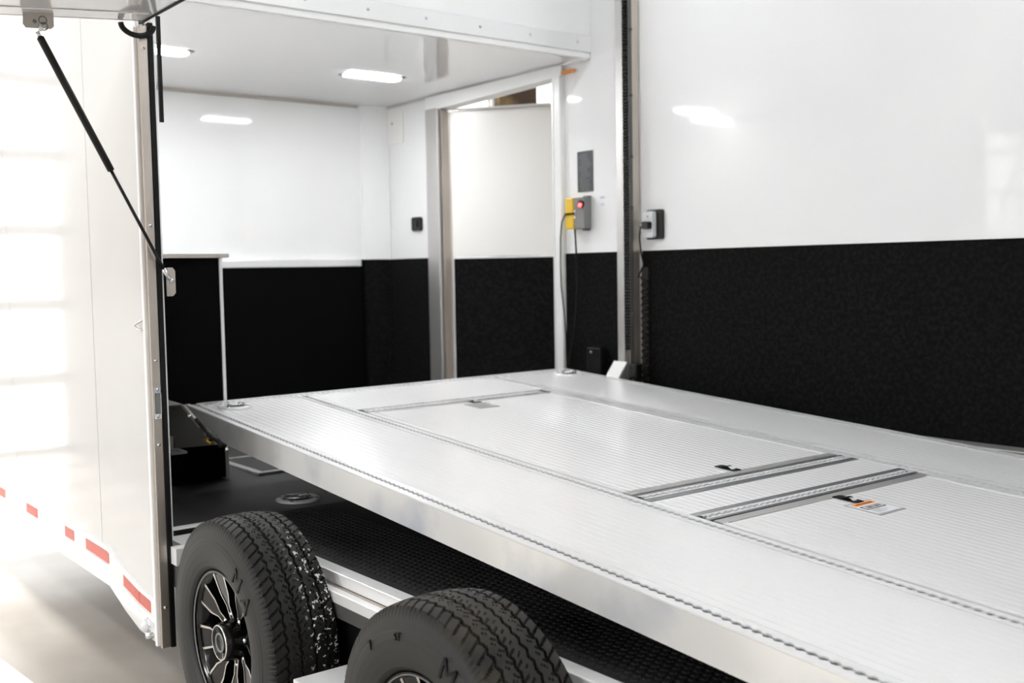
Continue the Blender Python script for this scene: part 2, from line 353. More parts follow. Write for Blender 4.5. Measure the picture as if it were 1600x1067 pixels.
# floor end at the front of the wheel cut-out
MB().box(-3.50, -3.475, 1.272, 1.50, .5725, .580).build('end_bar', 'alum', sl)
MB().prism([(-3.345, 1.235, .5), (-3.30, 1.235, .5), (-3.30, 1.33, .5), (-3.24, 1.41, .5), (-3.474, 1.41, .5), (-3.474, 1.272, .5), (-3.345, 1.272, .5)], (0, 0, .055), (0, 0, 0)).build('corner_plate', 'alum', sl)
MB().box(-3.46, -3.25, 1.245, 1.405, .42, .4985).build('corner_bracket', 'steel', sl)
for i in range(3): MB().lathe([(.0, .002), (.007, .002), (.008, 0)], 12, 'x', (-3.2495, 1.28+i*.04, .465)).build('bolt', 'chrome', sl)
# aluminium ledge along the far wall and its black kerb
lg = shell('trim_5')
MB().box(-2.75, XR, 3.655, 3.7425, .62, .762).build('fender_ledge', 'alum_matte', lg, bevel=.004)

# ================================================================== RAISED SIDE DOOR (opened upwards)
d2 = shell('door_2', (-3.31, 1.198, 2.196)); d2.rotation_euler = (math.radians(4.8), 0, 0)
MB().box(0, 4.15, -2.0, 0, .0, .045).build('door_leaf', 'skin', d2)
MB().box(-.004, 4.154, -2.004, -1.985, -.004, .05).build('edge_moulding', 'alum', d2)
MB().box(-.006, -.0005, -1.984, -.01, -.001, .046).build('edge_moulding', 'alum_matte', d2)
MB().box(.10, .112, -1.98, -.02, -.0025, -.0004).build('inner_seam', 'trim', d2)
# gas strut
strut = thing('gas_strut', 'long black gas strut propping the raised side door', 'strut', (-3.33, 1.253, 1.416))
A = Vector((0, 0, 0)); B = Vector((-3.28+3.33, .886-1.253, 2.112-1.416)); dv = B-A
MB().tube([A+dv*.46, A+dv*.464, A+dv*.985, A+dv*.99], .0105, 16, radii=[.009, .0108, .0108, .009]).build('cylinder_body', 'black', strut, smooth=True)
MB().tube([A+dv*.02, A+dv*.461], .0052, 12).build('piston_rod', 'black', strut, smooth=True)
MB().tube([A+dv*-.012, A+dv*.035], .0065, 12).build('end_fitting', 'chrome', strut, smooth=True)
MB().tube([A+dv*.988, A+dv*1.01], .0065, 12).build('end_fitting', 'chrome', strut, smooth=True)
# lower strut bracket on the jamb
sb = thing('strut_bracket', 'pale plate with clipped corners holding the strut foot at the jamb', 'bracket', (-3.347, 1.2565, 1.354))
MB().prism([(0, 0, 0), (0, .017, 0), (0, .026, .010), (0, .026, .080), (0, .018, .090), (0, 0, .090)], (.004, 0, 0), (0, 0, 0)).build('plate', 'jamb', sb)
MB().box(.0, .017, -.002, .0, 0, .09).build('side_flange', 'jamb', sb)
MB().tube([(.004, .010, .048), (.017, .010, .048)], .006, 12).build('ball_stud', 'chrome', sb, smooth=True)
MB().tube([(.0045, .013, .046), (.0045, .024, .046)], .0025, 8).build('locking_clip', 'chrome', sb, smooth=True)
# upper strut bracket under the door
ub = thing('strut_bracket.001', 'pale plate holding the strut head under the raised door', 'bracket', (-3.275, .885, 2.165))
MB().prism([(0, -.040, .004), (0, -.042, -.030), (0, -.034, -.040), (0, .034, -.036), (0, .042, -.028), (0, .042, .012)], (.004, 0, 0), (0, 0, 0)).build('plate', 'jamb', ub)
for (y, z) in ((.012, -.014), (.014, -.031)): MB().lathe([(.009, .0), (.0105, .002), (.0115, .003), (.0125, .0), ], 20, 'x', (.0045, y, z)).build('stud_ring', 'grey', ub, smooth=True)
MB().tube([(.004, .004, -.046), (.008, .004, -.026)], .006, 10).build('ball_stud', 'chrome', ub, smooth=True)
MB().lathe([(.0, .003), (.005, .002), (.006, 0)], 12, 'x', (.004, -.010, -.020)).build('rivet', 'grey', ub, smooth=True)
# black seal loop hanging at the hinge corner
lp = MB(); arc = [(-3.335, 1.190+.050*math.cos(t), 2.188+.034*math.sin(t)) for t in [PI+PI*i/20 for i in range(21)]]
lp.tube(arc, .0085, 10); tag(lp.build('seal_loop', 'seal', None, smooth=True), 'black rubber seal end curled in a half ring at the door hinge corner', 'seal')
ds = MB().box(-3.402, -3.392, 1.272, 1.284, 1.905, 2.235).build('hanging_strap', 'seal'); tag(ds, 'narrow black strap hanging inside the top of the opening', 'strap')
# striker and hook
st = thing('striker_plate', 'small chrome striker plate on the beige jamb', 'latch', (-3.350, 1.2115, 1.018))
MB().box(0, .003, -.011, .011, .032, .05).build('upper_tab', 'chrome', st); MB().box(0, .003, -.011, .011, -.05, -.034).build('lower_tab', 'chrome', st)
MB().box(0, .005, -.012, -.009, -.034, .032).build('side_rail', 'chrome', st); MB().box(0, .005, .009, .012, -.034, .032).build('side_rail', 'chrome', st)
MB().box(0, .002, -.009, .009, -.034, .032).build('recess', 'grey', st)
for z in (.042, -.043): MB().lathe([(0, .005), (.004, .004), (.005, .003)], 10, 'x', (0, 0, z)).build('screw', 'chrome', st, smooth=True)
hk = thing('door_holdback', 'small triangular chrome hook on the white outer skin', 'hook', (-3.415, 1.199, 1.262))
MB().tube([(.018, -.004, .020), (-.012, -.016, .006), (-.036, -.016, .0), (-.012, -.016, -.010), (.018, -.004, -.016)], .004, 8).build('wire_hook', 'alum_matte', hk, smooth=True)
MB().box(.012, .022, -.005, 0, -.034, .040).build('base_plate', 'alum_matte', hk)
# marker light on the skirt
ml = thing('marker_light', 'small clear marker lamp on the white skirt by the wheel', 'lamp', (-3.475, 1.196, .272))
MB().lathe([(0, -.022), (.012, -.020), (.019, -.010), (.021, 0)], 20, 'y').build('lens', 'paper', ml, smooth=True)
MB().lathe([(.0, -.024), (.010, -.022), (.012, 0)], 16, 'y', (.045, 0, -.018)).build('bolt', 'chrome', ml, smooth=True)
MB().lathe([(.021, 0), (.021, -.005), (.026, -.004), (.027, 0)], 20, 'y').build('bezel', 'chrome', ml, smooth=True)

# ================================================================== WHEELS
def tyre_mesh():
    N = 560; prof = []                       # (axial y, radius, tread flag)
    side = [(-.080, .205), (-.098, .212), (-.106, .222), (-.110, .240), (-.1125, .262), (-.1125, .282), (-.110, .298), (-.1085, .300), (-.1080, .303), (-.1068, .312), (-.1048, .322)]
    sh = [(-.1030, .330), (-.1010, .3365), (-.0985, .3425), (-.0955, .347)]
    tw = .0930; K = 92
    P = [(y, r, 0) for y, r in side]+[(y, r, 1) for y, r in sh]
    for i in range(K+1):
        y = -tw+2*tw*i/K; P.append((y, .3585-.009*(abs(y)/tw)**2.6, 2))
    P += [(-y, r, 1) for y, r in reversed(sh)]+[(-y, r, 0) for y, r in reversed(side)]
    V = []; per = 72
    for j in range(N):
        ph = j/N; a = 2*PI*ph; w = (ph*per) % 1; tri = 4*abs(w-.5)-1
        for y, r, fl in P:
            d = 0
            if fl == 2:
                for gi, g0 in enumerate((-.060, -.021, .021, .060)):
                    off = .0032*(tri if gi % 2 == 0 else -tri)
                    if abs(y-g0-off) < .0030: d = max(d, .0075)
                rib = 0 if y < -.06 else 1 if y < -.021 else 2 if y < .021 else 3 if y < .06 else 4
                w2 = (ph*per+rib*.37+y*(22 if rib % 2 else -22)) % 1
                lim = .13
                if rib in (0, 4):
                    if w2 < .15: d = max(d, .0055)
                else:
                    yc = (-.0405, 0, .0405)[rib-1]
                    if w2 < lim and (y-yc)*(1 if rib % 2 else -1) > .004: d = max(d, .004)
                    if .5 < w2 < .58 and abs(y-yc) < .006: d = max(d, .004)
            elif fl == 1:
                w2 = (ph*per*2+.2) % 1
                if w2 < .30: d = .0032
            V.append(((r-d)*math.cos(a), y, (r-d)*math.sin(a)))
    n = len(P); F = []
    for j in range(N):
        k = (j+1) % N
        for i in range(n-1): F.append((j*n+i, k*n+i, k*n+i+1, j*n+i+1))
    me = bpy.data.meshes.new('tyre'); me.from_pydata(V, [], F); me.update()
    return me
def text_mesh(s, size, depth):
    cu = bpy.data.curves.new('lettering', 'FONT'); cu.body = s; cu.size = size; cu.extrude = depth; cu.align_x = 'CENTER'; cu.align_y = 'CENTER'; cu.resolution_u = 2
    o = bpy.data.objects.new('t', cu); C.objects.link(o); dg = bpy.context.evaluated_depsgraph_get()
    me = bpy.data.meshes.new_from_object(o.evaluated_get(dg)); bpy.data.objects.remove(o); return me
TY = tyre_mesh()
def wheel(name, label, cx, m, la, small):
    w = thing(name, label, 'wheel', (cx, 1.312, .36))
    me = TY if small == 0 else TY.copy(); me.materials.clear(); me.materials.append(M[m])
    t = bpy.data.objects.new('tyre', me); C.objects.link(t); t.parent = w
    for ch, ang, r, sz in la:
        lm = text_mesh(ch, sz, .002); lm.materials.append(M['seal']); o = bpy.data.objects.new('lettering', lm); C.objects.link(o); o.parent = t
        a = math.radians(ang)
        # face -y, letter tops outward
        R = Matrix.Rotation(-(a-PI/2), 4, 'Y') @ Matrix.Rotation(PI/2, 4, 'X')
        o.matrix_local = Matrix.Translation((r*math.cos(a), -.1130, r*math.sin(a))) @ R
    # rim barrel
    MB().lathe([(.0, .02), (.165, .02), (.180, -.02), (.186, -.075), (.196, -.083), (.205, -.090), (.2085, -.096), (.206, -.098), (.201, -.094)], 96).build('rim', 'gloss_black', w, smooth=True)
    MB().lathe([(.2005, -.0935), (.2005, -.0965), (.2030, -.0972), (.2030, -.0940)], 96, closed=True).build('rim_lip', 'grey', w, smooth=True)
    for k in range(8):
        a = 2*PI*k/8+math.radians(la[0][1] % 45+2)
        def P(r, t, y): return (r*math.cos(a)-t*math.sin(a), y, r*math.sin(a)+t*math.cos(a))
        out = [(.045, -.014), (.10, -.011), (.135, -.030), (.196, -.036), (.196, .036), (.135, .030), (.10, .011), (.045, .014)]
        sp = MB()
        top = [P(r, t, -.052-.030*((r-.045)/.15)) for r, t in out]; bot = [P(r, t, -.025-.03*((r-.045)/.15)) for r, t in out]
        n = len(out); sp.add(top+bot, [tuple(range(n)), tuple(range(2*n-1, n-1, -1))]+[(i, n+i, n+(i+1) % n, (i+1) % n) for i in range(n)])
        s = sp.build('spoke', 'gloss_black', w)
        for sg in (-1, 1):
            e = MB(); path = [(.060, sg*.011), (.10, sg*.010), (.135, sg*.0275), (.178, sg*.0330), (.198, sg*.0350)]
            wd = [.0016, .0020, .0030, .0034, .0062]
            vs = []
            for (r, tt), ww in zip(path, wd):
                y = -.0525-.030*((r-.045)/.15)
                vs += [P(r, tt-ww, y), P(r, tt+ww, y), P(r, tt+ww, y-.0015), P(r, tt-ww, y-.0015)]
            fs = [(0, 1, 2, 3), (16, 19, 18, 17)]
            for i in range(4):
                for q in range(4): fs.append((i*4+q, (i+1)*4+q, (i+1)*4+(q+1) % 4, i*4+(q+1) % 4))
            e.add(vs, fs).build('machined_edge', 'machined', s)
    cap = MB().lathe([(.060, -.03), (.058, -.075), (.054, -.098), (.050, -.104), (.046, -.104), (.044, -.100), (.0, -.099)], 40).build('hub_cap', 'gloss_black', w, smooth=True)
    MB().lathe([(.0475, -.1042), (.050, -.1046), (.0525, -.1015), (.0515, -.1005)], 40, closed=True).build('cap_ring', 'machined', cap, smooth=True)
    MB().lathe([(.022, -.0995), (.024, -.1035), (.028, -.1035), (.030, -.0995)], 32, closed=True).build('cap_emblem_ring', 'grey', cap, smooth=True)
    for k in range(8):
        a = 2*PI*k/8+.2; MB().lathe([(0, -.062), (.007, -.060), (.008, -.04)], 10, 'y', (.072*math.cos(a), 0, .072*math.sin(a))).build('lug_nut', 'chrome', w, smooth=True)
    return w
wheel('wheel', 'left wheel at the jamb, tread flecked with white, machined black rim', -2.92, 'tyre_fleck', [('M', 54, .268, .075), ('A', 38, .268, .075)], 0)
wheel('wheel.001', 'right wheel under the deck edge, brown dusty tread, only its top in frame', -1.87, 'tyre_dust', [('M', 64, .275, .075), ('A', 48, .275, .075), ('7', 128, .29, .03), ('ST', 103, .285, .025)], 1)
# aluminium box of the running gear between the wheels
tag(MB().box(-2.50, -2.245, 1.23, 1.405, .315, .372).build('axle_frame_box', 'alum', None, bevel=.003), 'bright aluminium box section between the two tyres', 'frame')
tag(MB().box(-3.2, -1.4, 1.443, 1.448, .14, .26).build('wheel_well_skirt', 'black', None), 'black skirt panel behind the tyres', 'panel')

# ================================================================== LIFT PLATFORM
plat = thing('lift_platform', 'large tilted aluminium deck with rails and hatches', 'platform')
PM = Matrix((EX, EY, EZ)).transposed().to_4x4(); PM.translation = Vector((-4.199, 1.633, .900)); plat.matrix_world = PM
LEN = 5.0; WID = 1.985; TH = .088
def grooved(x0, x1, y0, y1, name, parent, flat=0, m='deck', pitch=.028, dep=.0011, gw=.0028):
    """extruded plank: grooves along x, cut into the top face"""
    prof = [(y0, -.004), (y0, 0)]; y = y0+flat+pitch*.6
    while y < y1-flat-.006:
        prof += [(y-gw/2, 0), (y-gw/4, -dep), (y+gw/4, -dep), (y+gw/2, 0)]; y += pitch
    prof += [(y1, 0), (y1, -.004)]
    n = len(prof); vs = [(x0, a, b) for a, b in prof]+[(x1, a, b) for a, b in prof]
    return MB().add(vs, [(i, n+i, n+i+1, i+1) for i in range(n-1)]+[tuple(range(n)), tuple(range(2*n-1, n-1, -1))]).build(name, m, parent)
def lip(mb, a0, a1, c, s, inner, outer, along, pitch=.0254, r=.0085, z0=-.003, z1=.001):
    """one scalloped lip of a lashing track; c = centre line, s = side"""
    pts = []; n = int((a1-a0)/pitch)
    for i in range(n):
        m = a0+pitch*(i+.5)
        pts.append((m-pitch/2, inner))
        for k in range(5):
            t = PI*k/4; pts.append((m-r*math.cos(t), inner+(r-inner*.0)*math.sin(t)*.75))
        pts.append((m+pitch/2, inner))
    top = [(a, c+s*b) for a, b in pts]; out = [(a, c+s*outer) for a, b in pts]
    P3 = (lambda a, b, z: (a, b, z)) if along == 'x' else (lambda a, b, z: (b, a, z))
    n = len(pts); vs = [P3(a, b, z1) for a, b in top]+[P3(a, b, z1) for a, b in out]+[P3(a, b, z0) for a, b in top]
    fs = [(i, i+1, n+i+1, n+i) for i in range(n-1)]+[(i, i+1, 2*n+i+1, 2*n+i) for i in range(n-1)]
    mb.add(vs, fs)
def track(name, a0, a1, c, halfw, along, parent, outer2=None, m='track'):
    """lashing track: bed with two scalloped lips"""
    if along != 'x': m = 'alum'
    if along == 'x': bed = BX(a0, a1, c-halfw, c+halfw, -.010, -.0045)
    else: bed = BX(c-halfw, c+halfw, a0, a1, -.010, -.0045)
    t = bed.build(name, 'trackbed', parent)
    for s in (-1, 1):
        mb = MB(); lip(mb, a0, a1, c, s, .0035, halfw, along); mb.build('track_lip', m, t)
    return t
# body
MB().prism([(.03, .006, -.0115), (LEN, .006, -.0115), (LEN, .006, -TH), (.34, .006, -TH)], (0, WID-.012, 0), (0, 0, 0)).build('frame', 'alum_side', plat)
MB().prism([(0, -.001, -.0035), (LEN, -.001, -.0035), (LEN, -.001, -TH-.001), (.33, -.001, -TH-.001), (.0, -.001, -.012)], (0, .0065, 0), (0, 0, 0)).build('side_fascia', 'alum_side', plat)
MB().prism([(0, WID-.0055, -.0035), (LEN, WID-.0055, -.0035), (LEN, WID-.0055, -TH-.001), (.33, WID-.0055, -TH-.001), (.0, WID-.0055, -.012)], (0, .0065, 0), (0, 0, 0)).build('side_fascia', 'alum_side', plat)
MB().box(-.001, .0055, 0.0056, WID-.0056, -.012, -.0035).build('end_fascia', 'alum_side', plat)
# edge strips with lashing holes
for y0, y1, c in ((-.001, .062, .030), (WID-.062, WID+.001, WID-.030)):
    BX(0.0, LEN, y0, c-.0145, -.003, .0015).build('edge_strip', 'alum', plat)
    BX(0.0, LEN, c+.0145, y1, -.003, .0005).build('edge_strip', 'alum', plat)
    track('edge_track', .06, LEN, c, .0142, 'x', plat, m='alum')
track('end_track', .10, WID-.10, .030, .0142, 'y', plat, m='alum')
BX(0, .0155, .064, WID-.064, -.003, .0015).build('end_strip', 'alum', plat); BX(.0445, .062, .064, WID-.064, -.003, .0005).build('end_strip', 'alum', plat)
# side planks
grooved(.064, LEN, .064, .459, 'side_plank', plat, flat=.012); grooved(.064, LEN, 1.535, WID-.064, 'side_plank', plat, flat=.012)
BX(.064, LEN, .4592, .4622, -.010, -.0055).build('joint', 'gap', plat); BX(.064, LEN, 1.5318, 1.5348, -.010, -.0055).build('joint', 'gap', plat)
# long rails beside the hatches
for y0, c, y1 in ((.4625, .488, .514), (1.462, 1.492, 1.5315)):
    BX(.064, LEN, y0, c-.0145, -.004, .001).build('rail_flange', 'alum', plat); BX(.064, LEN, c+.0145, y1, -.004, .001).build('rail_flange', 'alum', plat)
    track('long_track', .09, LEN, c, .0142, 'x', plat, m='alum')
BX(.5, LEN, .5145, .5225, -.010, -.0055).build('joint', 'gap', plat); BX(.5, LEN, 1.4535, 1.4615, -.010, -.0055).build('joint', 'gap', plat)
# front centre plank, hatch 1, centre plank, hatch 2
grooved(.064, .470, .5145, 1.4615, 'centre_plank', plat)
track('cross_track', .535, 1.445, .508, .0215, 'y', plat)
BX(.472, .484, .523, 1.453, -.004, .001).build('track_flange', 'track', plat); BX(.532, .545, .523, 1.453, -.004, .001).build('track_flange', 'track', plat)
def hatch(x0, x1, y0, y1, fx0, fx1):
    h = bpy.data.objects.new('hatch', None); C.objects.link(h); h.parent = plat
    BX(x0, x0+fx0, y0, y1, -.004, .0012).build('hatch_border', 'alum_matte', h); BX(x1-fx1, x1, y0, y1, -.004, .0012).build('hatch_border', 'alum_matte', h)
    BX(x0+fx0, x1-fx1, y0, y0+.018, -.004, .0012).build('hatch_border', 'alum', h); BX(x0+fx0, x1-fx1, y1-.018, y1, -.004, .0012).build('hatch_border', 'alum', h)
    grooved(x0+fx0+.002, x1-fx1-.002, y0+.019, y1-.019, 'hatch_skin', h)
    return h
h1 = hatch(.549, 2.048, .523, 1.453, .012, .034)
BX(2.0485, 2.056, .515, 1.461, -.010, -.0055).build('joint', 'gap', plat)
BX(2.0565, 2.0675, .515, 1.461, -.004, .001).build('track_flange', 'track', plat)
track('cross_track', .53, 1.45, 2.085, .0170, 'y', plat)
BX(2.1025, 2.128, .515, 1.461, -.004, .001).build('track_flange', 'track', plat)
BX(2.1285, 2.1315, .515, 1.461, -.010, -.0055).build('joint', 'gap', plat)
grooved(2.132, 2.276, .515, 1.461, 'centre_plank', plat)
BX(2.2765, 2.300, .515, 1.461, -.004, .001).build('track_flange', 'track', plat)
track('cross_track', .53, 1.45, 2.3175, .0170, 'y', plat)
BX(2.335, 2.3445, .515, 1.461, -.004, .001).build('track_flange', 'track', plat)
BX(2.345, 2.3555, .515, 1.461, -.010, -.0055).build('joint', 'gap', plat)
h2 = hatch(2.356, 3.90, .523, 1.453, .032, .034)
BX(3.902, LEN, .523, 1.453, -.006, .0005).build('rear_plate', 'alum', plat)
def latch(x, y, parent, w=.085, d=.046):
    l = bpy.data.objects.new('latch', None); C.objects.link(l); l.parent = parent; l.location = (x, y, .0013)
    o = [(a, b, 0) for a, b in rounded(w, d, .012)]; MB().prism(o, (0, 0, .0016), (0, 0, 0)).build('latch_plate', 'chrome', l)
    o = [(a, b, 0) for a, b in rounded(w*.78, d*.72, .010)]; MB().prism(o, (0, 0, .0006), (0, 0, .0016)).build('latch_recess', 'seal', l)
    pd = MB(); n = 9
    for i in range(n):
        t = i/(n-1); xx = -w*.20+w*.48*t; zz = .0035+.006*math.sin(PI*t); pd.v += [(xx, -d*.22, zz), (xx, d*.22, zz)]
    pd.f += [(2*i, 2*i+2, 2*i+3, 2*i+1) for i in range(n-1)]; pd.build('latch_paddle', 'chrome', l, smooth=True)
    return l
latch(1.982, .995, h1); latch(2.425, .993, h2); latch(.580, 1.015, h1, .05, .05)
# label on hatch 2, and the grey label on hatch 1
lb = BX(2.458, 2.572, .930, 1.046, .0, .0012+.0009).build('safety_label', 'labelgrey', h2); lb['label'] = 'white safety label with orange band'
BX(2.466, 2.562, .934, 1.042, .0022, .0026).build('label_sheet', 'paper', h2)
BX(2.469, 2.488, .942, 1.036, .0027, .0030).build('orange_band', 'orange', h2)
BX(2.497, 2.524, .944, 1.030, .0027, .0030).build('black_frame', 'seal', h2); BX(2.501, 2.520, .949, 1.025, .0031, .0033).build('frame_sheet', 'paper', h2)
gb = MB()
for i, (u, w) in enumerate(((.958, .006), (.968, .011), (.984, .006), (.996, .010), (1.010, .007))): gb.box(2.5045, 2.5165, u, u+w, .0034, .0036)
gb.build('bold_print', 'seal', h2)
gb = MB()
for i in range(7): gb.box(2.529+.004*i, 2.530+.004*i, .948, .948+.03+.045*random.random(), .0027, .0029)
gb.build('fine_print', 'labelgrey', h2)
gb = MB()
for i in range(8): gb.box(2.475, 2.482, .956+.009*i, .962+.009*i, .0031, .0033)
gb.build('bold_print', 'seal', h2)
lb = BX(.605, .712, .945, 1.045, .0, .002).build('safety_label', 'labelgrey', h1); lb['label'] = 'grey rectangular label'
# recessed tie-down rings
def ring_mesh(mb_parent, loc, r, name='tie_down_ring', top=False):
    if top: k = thing(name, *top, loc=loc)
    else: k = bpy.data.objects.new(name, None); C.objects.link(k); k.parent = mb_parent; k.location = loc
    MB().lathe([(r*.70, .0005), (r*.72, .006), (r*.80, .009), (r*.95, .007), (r, .003), (r*1.01, 0)], 48, 'z').build('flange', 'alum', k, smooth=True)
    MB().lathe([(0, .0012), (r*.71, .0012)], 40, 'z').build('bowl', 'black', k)
    for i in range(4):
        a = PI/4+PI/2*i; MB().lathe([(0, .011), (r*.09, .010), (r*.11, .004)], 12, 'z', (r*.86*math.cos(a), r*.86*math.sin(a), 0)).build('bolt_head', 'chrome', k, smooth=True)
    MB().tube([(r*.50*math.cos(t), r*.50*math.sin(t), .010+.004*math.cos(t)) for t in [2*PI*i/32 for i in range(33)]], r*.085, 8).build('ring', 'chrome', k, smooth=True)
    MB().box(-r*.16, r*.16, -r*.60, -r*.38, .002, .020).build('ring_bracket', 'chrome', k)
    return k
ring_mesh(plat, (.158, .142, .0008), .066); ring_mesh(plat, (.165, 1.865, .0008), .075)
tdf = ring_mesh(None, (-3.645, 1.838, FZ), .083, 'floor_tie_down', ('silver recessed tie-down ring on the black trailer floor', 'tie-down'))

# ================================================================== LIFT CARRIAGES AND MASTS
cg = thing('lift_carriage', 'grey steel carriage with pale slanting flange at the near front corner of the deck', 'lift', (0, 0, 0))
def xz(pts, y): return [(x, y, z) for x, z in pts]
MB().prism(xz([(-4.139, .935), (-3.942, .931), (-3.776, .864), (-3.745, .864), (-3.750, .833), (-3.989, .795), (-4.153, .780)], 1.52), (0, .012, 0), (0, 0, 0)).build('side_plate', 'steel', cg)
MB().prism(xz([(-3.943, .9315), (-3.915, .9335), (-3.742, .8665), (-3.776, .8645)], 1.513), (0, .010, 0), (0, 0, 0)).build('gusset_flange', 'jamb', cg)
MB().prism(xz([(-4.139, .936), (-3.944, .932), (-3.944, .936), (-4.139, .940)], 1.44), (0, .079, 0), (0, 0, 0)).build('top_plate', 'grey', cg)
MB().prism(xz([(-4.05, .7935), (-3.76, .831), (-3.665, .846), (-3.662, .812), (-3.971, .764), (-4.05, .752)], 1.525), (0, .012, 0), (0, 0, 0)).build('support_arm', 'steel', cg)
MB().box(-4.075, -4.045, 1.505, 1.52, .752, .80).build('clamp_block', 'jamb', cg)
MB().box(-4.09, -3.985, 1.49, 1.55, .738, .747).build('foot_plate', 'grey', cg)
MB().box(-4.20, -4.10, 1.262, 1.519, .76, .92).build('mast_bracket', 'steel', cg)
MB().lathe([(0, -.010), (.006, -.008), (.007, 0)], 12, 'y', (-3.848, 1.513, .900)).build('bolt', 'chrome', cg, smooth=True)
MB().lathe([(0, -.004), (.004, -.003), (.005, 0)], 12, 'y', (-4.03, 1.52, .907)).build('bolt', 'seal', cg, smooth=True)
# black cable and fittings dropping from the corner of the deck
hz = thing('hydraulic_hose', 'black hose with small brass fitting under the near deck corner', 'hose', (0, 0, 0))
MB().tube([(-3.755, 1.50, .896), (-3.70, 1.495, .882), (-3.62, 1.495, .855), (-3.56, 1.50, .838), (-3.525, 1.505, .826)], .0085, 10).build('hose', 'seal', hz, smooth=True)
MB().tube([(-3.655, 1.488, .838), (-3.60, 1.49, .832)], .009, 10).build('brass_fitting', 'brass', hz, smooth=True)
MB().tube([(-3.60, 1.485, .842), (-3.555, 1.485, .852), (-3.52, 1.485, .845), (-3.515, 1.485, .825)], .008, 8).build('elbow', 'seal', hz, smooth=True)
MB().tube([(-3.505, 1.50, .822), (-3.495, 1.50, .815)], .005, 8).build('steel_pin', 'chrome', hz, smooth=True)
# far mast with rack
ms = thing('lift_mast', 'tall metal lift post with a toothed black rack on the far wall', 'post', (-3.745, 3.70, FZ))
MB().box(-.06, -.020, -.040, .035, 0, 2.77).build('mast_column', 'alum_matte', ms, bevel=.002)
MB().box(-.020, .018, -.006, .035, 0, 2.77).build('mast_back', 'jamb', ms)
rk = MB()
z = .45
while z < 2.74:
    rk.box(-.0195, .0155, -.038, -.0075, z, z+.0075); z += .0152
rk.build('rack_teeth', 'seal', ms)['kind'] = 'stuff'
MB().box(-.0196, -.0125, -.0395, -.0065, 0, 2.77).build('rack_edge', 'alum_matte', ms); MB().box(.0156, .020, -.030, -.0065, 0, 2.77).build('rack_edge', 'steel', ms)
for z in (.62, 1.13, 1.37, 1.66, 1.97): MB().box(.0201, .030, -.022, -.012, z, z+.012).build('roller_pin', 'steel', ms)
fpx = thing('deck_flap', 'white tilted plate standing at the deck edge beside the mast', 'bracket', (-3.80, 3.615, .878))
MB().prism([(-.048, 0, 0), (.042, 0, 0), (.068, .038, .083), (-.022, .038, .083)], (0, -.004, .004), (0, 0, 0)).build('flap_plate', 'trim', fpx)
MB().box(-.048, .042, -.01, .004, -.012, .0).build('hinge_bar', 'trim', fpx)
ca = thing('lift_carriage.001', 'black carriage block at the foot of the far mast', 'lift', (-3.745, 3.67, .83))
MB().box(.022, .072, -.02, .025, .0, .125).build('block', 'black', ca, bevel=.006); MB().box(.024, .06, -.03, -.0205, .04, .055).build('pin_plate', 'steel', ca)
MB().lathe([(0, -.032), (.012, -.030), (.014, -.02)], 16, 'y', (.045, 0, .06)).build('roller', 'seal', ca, smooth=True)

# ================================================================== THINGS ON THE FAR WALL
sg = thing('placard', 'dark grey placard with fine print above the yellow box', 'sign', (-4.122, YF-.002, 1.914))
MB().box(-.058, .057, -.003, .0, -.103, .103).build('plate', 'sign', sg)
tl = MB(); z = .09
while z > -.095:
    a = -.046+.02*random.random(); tl.box(a, a+.05+.04*random.random(), -.0036, -.0031, z-.004, z); z -= .0095
tl.build('print_lines', 'signtext', sg)
bxx = thing('control_box', 'grey control box with yellow cover and red indicator lamp', 'box', (-4.14, YF-.002, 1.70))
MB().box(-.075, -.018, -.060, .0, -.078, .080).build('yellow_cover', 'yellow', bxx, bevel=.004)
MB().box(-.077, -.0165, -.0625, -.0, -.006, .004).build('cover_strap', 'seal', bxx)
MB().box(-.0175, .06, -.052, .0, -.080, .080).build('enclosure', 'grey', bxx, bevel=.003)
MB().box(.03, .062, -.030, .0, .079, .088).build('lid_lug', 'grey', bxx)
MB().box(.022, .05, -.030, .0, -.088, -.0805).build('lid_lug', 'steel', bxx)
MB().tube([(.044, -.050, .045), (.044, -.064, .045)], .019, 18).build('lamp_bezel', 'seal', bxx, smooth=False)
MB().tube([(.047, -.062, .040), (.047, -.070, .040)], .010, 16).build('indicator_lamp', 'redled', bxx)
for z in (.012, -.020): MB().tube([(-.006, -.052, z), (-.006, -.056, z)], .006, 10).build('lid_screw', 'chrome', bxx)
lab = thing('wall_sticker', 'tiny pale blue printed stickers beside the control box', 'sticker', (-4.0, YF-.001, 1.757))
MB().box(-.016, .018, -.001, 0, .012, .022).build('upper_sticker', 'blueprint', lab); MB().box(-.012, .012, -.001, 0, -.022, -.013).build('lower_sticker', 'blueprint', lab)
c1 = MB().tube([(-4.185, 3.678, 1.699), (-4.205, 3.679, 1.697), (-4.245, 3.69, 1.66), (-4.268, 3.70, 1.585), (-4.276, 3.705, 1.45), (-4.274, 3.706, 1.32), (-4.258, 3.708, 1.20), (-4.247, 3.71, 1.08), (-4.247, 3.715, .9), (-4.247, 3.72, .62)], .0038, 8)
tag(c1.build('cable', 'seal', None, smooth=True), 'thin cable looping left from the yellow cover down the door frame', 'cable')
c2 = MB().tube([(-4.166, 3.71, 1.622), (-4.160, 3.715, 1.45), (-4.161, 3.718, 1.33), (-4.172, 3.718, 1.20), (-4.195, 3.718, 1.06), (-4.232, 3.72, .95), (-4.225, 3.72, .8), (-4.225, 3.72, .64)], .0048, 8)
tag(c2.build('cable.001', 'seal', None, smooth=True), 'thicker black cable dropping straight from under the grey box', 'cable')
so = thing('wall_outlet', 'black backed outlet with beige cover and black plug', 'outlet', (-3.625, YF-.001, 1.622))
